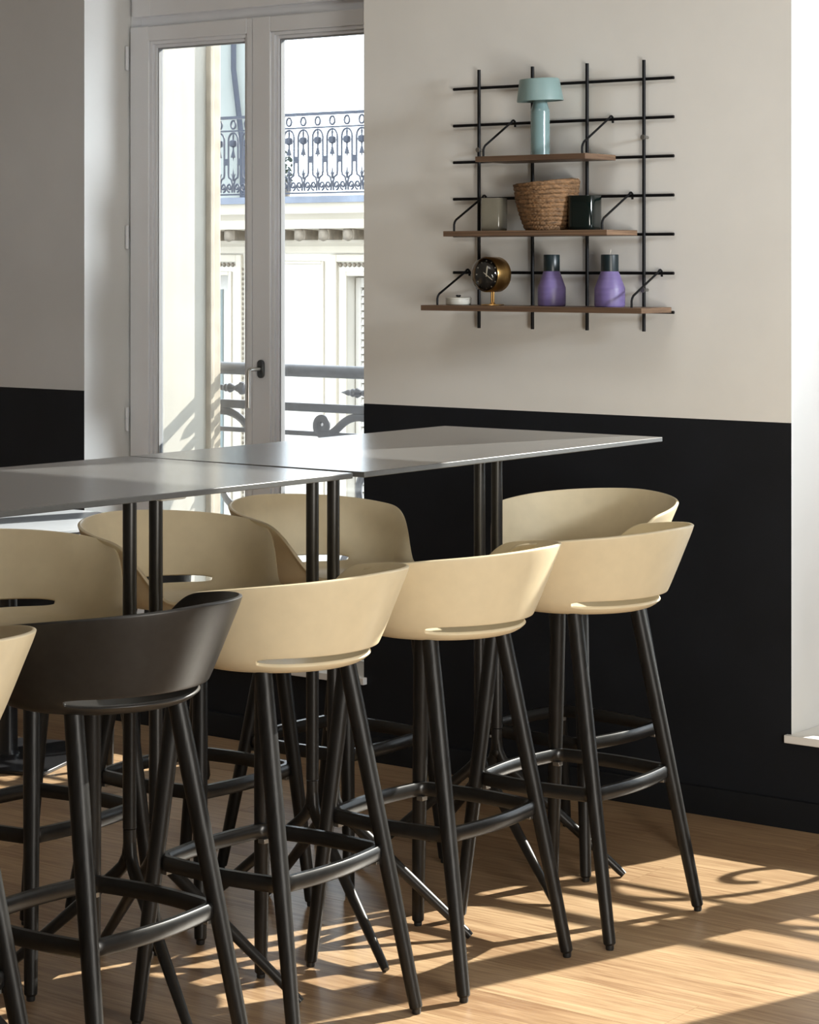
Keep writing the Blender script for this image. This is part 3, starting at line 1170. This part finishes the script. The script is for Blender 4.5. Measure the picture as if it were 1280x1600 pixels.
# cornice: stacked mouldings
bm = bmesh.new()
prof = [(0.0, 1.66), (-0.04, 1.66), (-0.04, 1.74), (-0.10, 1.78), (-0.10, 1.93), (-0.42, 1.95), (-0.42, 2.06), (-0.46, 2.10), (-0.52, 2.13), (-0.55, 2.24), (-0.55, 2.255), (0.0, 2.27)]
A = [bm.verts.new((BX0 + 18.5, p, q)) for p, q in prof]
B = [bm.verts.new((BX1 + 18.5, p, q)) for p, q in prof]
for i in range(len(prof)):
    j = (i + 1) % len(prof)
    bm.faces.new((A[i], A[j], B[j], B[i]))
bm.faces.new(A)
bm.faces.new(B)
obj('cornice', bm, M['stone'], bd)
fbox('balcony_edge', BX0, BX1, FY - 0.60, FY + 0.5, 2.255, 2.335, M['zinc'])
# modillions with rosettes
bm = bmesh.new()
add_box(bm, -0.085, 0.085, -0.36, -0.09, 1.815, 1.945)
add_lathe(bm, [(0.0, -0.40), (0.05, -0.395), (0.07, -0.37), (0.085, -0.36)], 12)
bmesh.ops.rotate(bm, verts=[v for v in bm.verts if v.co.z < 0], cent=(0, 0, 0), matrix=Matrix.Rotation(-PI / 2, 3, 'X'))
for v in bm.verts:
    if v.co.z < 1.0:
        v.co.z += 1.875
mod0 = None
x = -18.334 - 0.375 * 14
while x < 3.7:
    if mod0 is None:
        mod0 = obj('modillion', bm, M['stone_dark'], bd, (x + 18.5, 0, 0), bevel=0.012)
    else:
        c = mod0.copy()
        COL.objects.link(c)
        c.location = (x + 18.5, 0, 0)
    x += 0.375


def frame_moulding(name, x0, x1, z0, z1, w, d, m, parent=None):
    b_ = bmesh.new()
    frame_boxes(b_, x0 + 18.5, x1 + 18.5, z0, z1, -d, 0.0, w, w, w, w)
    return obj(name, b_, m, parent or bd, bevel=0.008)


for i, bx in enumerate(bays):
    # carved architrave with a bead course
    frame_moulding('architrave', bx - hw - 0.20, bx + hw + 0.20, -1.9, 1.64, 0.09, 0.05, M['stone'])
    frame_moulding('inner_architrave', bx - hw - 0.02, bx + hw + 0.02, -1.85, 1.43, 0.05, 0.03, M['stone'])
    if -21.5 < bx < -15.0:
        bm = bmesh.new()
        for sx in (-1, 1):
            z = -1.7
            while z < 1.5:
                bmesh.ops.create_icosphere(bm, subdivisions=1, radius=0.026, matrix=Matrix.Translation((bx + 18.5 + sx * (hw + 0.19), -0.012, z)))
                z += 0.062
        xx = bx - hw - 0.14
        while xx < bx + hw + 0.14:
            bmesh.ops.create_icosphere(bm, subdivisions=1, radius=0.03, matrix=Matrix.Translation((xx + 18.5, -0.012, 1.515)))
            xx += 0.07
        stuff(obj('bead_course', bm, M['stone_dark'], bd))
    # joinery: a glazed casement in the left bay, closed louvred shutters in the others
    wn = fbox('casement', bx - hw, bx + hw, FY + 0.24, FY + 0.30, -1.9, 1.40, M['shutter'])
    if abs(bx + 20.08) < 0.8 or i % 3 == 0:
        for px0, px1 in ((bx - 0.64, bx - 0.48), (bx - 0.38, bx - 0.05), (bx + 0.05, bx + 0.38), (bx + 0.48, bx + 0.64)):
            box_obj('pane', px0 + 18.5, px1 + 18.5, 0.225, 0.238, -1.75, 1.20, M['far_glass'], wn)
    else:
        for sx in (-1, 1):
            b_ = bmesh.new()
            x0, x1 = (bx - hw + 0.02, bx - 0.01) if sx < 0 else (bx + 0.01, bx + hw - 0.02)
            frame_boxes(b_, x0 + 18.5, x1 + 18.5, -1.85, 1.36, 0.17, 0.21, 0.075, 0.075, 0.10, 0.12)
            shut = obj('shutter', b_, M['shutter'], bd, bevel=0.004)
            sl = None
            z = -1.73
            while z < 1.22:
                if sl is None:
                    b_ = bmesh.new()
                    vs_ = [b_.verts.new(p) for p in ((x0 + 0.075 + 18.5, 0.175, -0.035), (x1 - 0.075 + 18.5, 0.175, -0.035), (x1 - 0.075 + 18.5, 0.205, 0.035), (x0 + 0.075 + 18.5, 0.205, 0.035))]
                    v2 = [b_.verts.new(v.co + Vector((0, 0.008, 0.004))) for v in vs_]
                    b_.faces.new(vs_[::-1])
                    b_.faces.new(v2)
                    for q in range(4):
                        b_.faces.new((vs_[q], vs_[(q + 1) % 4], v2[(q + 1) % 4], v2[q]))
                    sl = obj('louvre_slat', b_, M['shutter'], shut, (0, 0, z))
                else:
                    c = sl.copy()
                    COL.objects.link(c)
                    c.location = (0, 0, z)
                z += 0.088
# plain wall panels between the windows
for k in range(len(bays) - 1):
    cx = (bays[k] + bays[k + 1]) / 2
    frame_moulding('wall_panel', cx - 0.59, cx + 0.59, -1.8, 1.56, 0.035, 0.03, M['stone'])
# balcony railing of the building
rl = bpy.data.objects.new('balcony_railing', None)
COL.objects.link(rl)
rl.parent = bd
rl.location = (0, -0.50, 0)
bm = bmesh.new()
add_box(bm, BX0 + 18.5, BX1 + 18.5, -0.03, 0.03, 3.30, 3.335)
obj('handrail', bm, M['iron_far'], rl)
for z in (3.155, 2.375):
    bm = bmesh.new()
    add_box(bm, BX0 + 18.5, BX1 + 18.5, -0.012, 0.012, z - 0.010, z + 0.010)
    obj('rail', bm, M['iron_far'], rl)
PIT = 0.222


def baluster_bm():
    b_ = bmesh.new()
    th = 0.0125
    add_tube(b_, [(0.038 * math.cos(2 * PI * k / 14), 0, 3.232 + 0.050 * math.sin(2 * PI * k / 14)) for k in range(14)], th, 6, closed=True)
    arch = [(-0.078, 0, 2.63)] + [(-0.078 * math.cos(PI * k / 10), 0, 3.04 + 0.092 * math.sin(PI * k / 10)) for k in range(11)] + [(0.078, 0, 2.63)]
    add_tube(b_, arch, th, 6)
    for sx in (-1, 1):
        foot_ = [(sx * 0.078, 0, 2.63), (sx * 0.070, 0, 2.585), (sx * 0.03, 0, 2.56), (sx * 0.012, 0, 2.50), (sx * 0.02, 0, 2.40)]
        add_tube(b_, foot_, th, 6)
        sp = [(sx * (0.062 + r_ * math.cos(a_)), 0, 2.462 + 1.3 * r_ * math.sin(a_)) for r_, a_ in [(0.043 - 0.034 * q / 20, -PI / 2 + 2.6 * PI * q / 20) for q in range(21)]]
        add_tube(b_, sp, th * 0.95, 6)
        add_box(b_, sx * 0.078 - (0.0 if sx > 0 else 0.034), sx * 0.078 + (0.034 if sx > 0 else 0.0), -0.012, 0.012, 2.735, 2.815)
    add_lathe(b_, [(0.0, 3.14), (0.014, 3.10), (0.010, 3.05), (0.044, 3.035), (0.05, 3.00), (0.044, 2.97), (0.012, 2.955), (0.010, 2.92), (0.034, 2.83), (0.010, 2.835), (0.0, 2.78)], 8)
    add_lathe(b_, [(0.014, 2.55), (0.012, 2.62), (0.0, 2.70)], 8)
    add_tube(b_, [(-0.030, 0, 2.63), (-0.008, 0, 2.57), (0.0, 0, 2.54)], 0.006, 5)
    add_tube(b_, [(0.030, 0, 2.63), (0.008, 0, 2.57), (0.0, 0, 2.54)], 0.006, 5)
    return b_


bal = None
xb = -18.447 - PIT * 11
for k in range(105):
    if bal is None:
        bal = obj('baluster', baluster_bm(), M['iron_far'], rl, (xb + 18.5, 0, 0))
    else:
        c = bal.copy()
        COL.objects.link(c)
        c.location = (xb + 18.5 + PIT * k, 0, 0)
for x in (-23.05, -18.105, -13.15, -8.2, -3.25, 1.7):
    bm = bmesh.new()
    add_box(bm, x + 18.5 - 0.024, x + 18.5 + 0.024, -0.024, 0.024, 2.335, 3.31)
    obj('post', bm, M['iron_far'], rl)

# a planter bush on the balcony
bush = thing('potted_shrub', 'dark shrub in a pot on the balcony across the street', 'plant', (-18.40, 22.05, 2.335))
bm = bmesh.new()
add_lathe(bm, [(0.09, 0), (0.12, 0.2), (0.13, 0.2), (0.11, 0.19)], 16)
obj('pot', bm, M['stone_dark'], bush)
bm = bmesh.new()
rnd = random.Random(3)
for k in range(170):
    a = rnd.uniform(0, 2 * PI)
    hh = rnd.uniform(0.18, 0.56)
    rr = rnd.uniform(0, 0.15) * (1.1 - abs(hh - 0.34) * 2.2)
    p = Vector((rr * math.cos(a), rr * math.sin(a), hh))
    u = Vector((rnd.uniform(-1, 1), rnd.uniform(-1, 1), rnd.uniform(-1, 1))).normalized() * 0.035
    v = u.orthogonal().normalized() * 0.016
    bm.faces.new([bm.verts.new(q) for q in (p - u, p + v, p + u, p - v)])
stuff(obj('foliage', bm, M['leaf'], bush))

# a taller building further off, left
fb = thing('distant_building', 'grey green building rising behind the balcony, seen through the left pane', 'building', (-37.56 - 4.85 * 0.8015 - 4 * 0.598, 44.0 - 4.85 * 0.598 + 4 * 0.8015, 0), 0.6411)
bm = bmesh.new()
add_box(bm, -6.0, 4.85, -4, 4, -9, 16)
obj('facade', bm, M['far_wall'], fb)
bm = bmesh.new()
add_box(bm, -6.2, 4.86, -4.25, 4.2, 11.55, 11.95)
obj('string_course', bm, M['stone'], fb)
for z in (4.2, 7.6, 10.9):
    for x in (-4.3, -1.4, 1.5):
        f_ = box_obj('window', x - 0.6, x + 0.6, -4.08, -3.98, z - 0.9, z + 1.1, M['pvc'], fb)
        box_obj('pane', x - 0.5, x + 0.5, -4.10, -4.07, z - 0.8, z + 1.0, M['far_glass'], f_)
bm = bmesh.new()
add_tube(bm, [(4.30, -4.1, 15), (4.30, -4.1, 6.3), (4.52, -4.1, 4.4), (4.52, -4.1, -9)], 0.07, 8)
obj('downpipe', bm, M['iron_far'], fb)

struct(box_obj('street', -60, 30, YO, 60, -9.2, -9.0, M['street']))
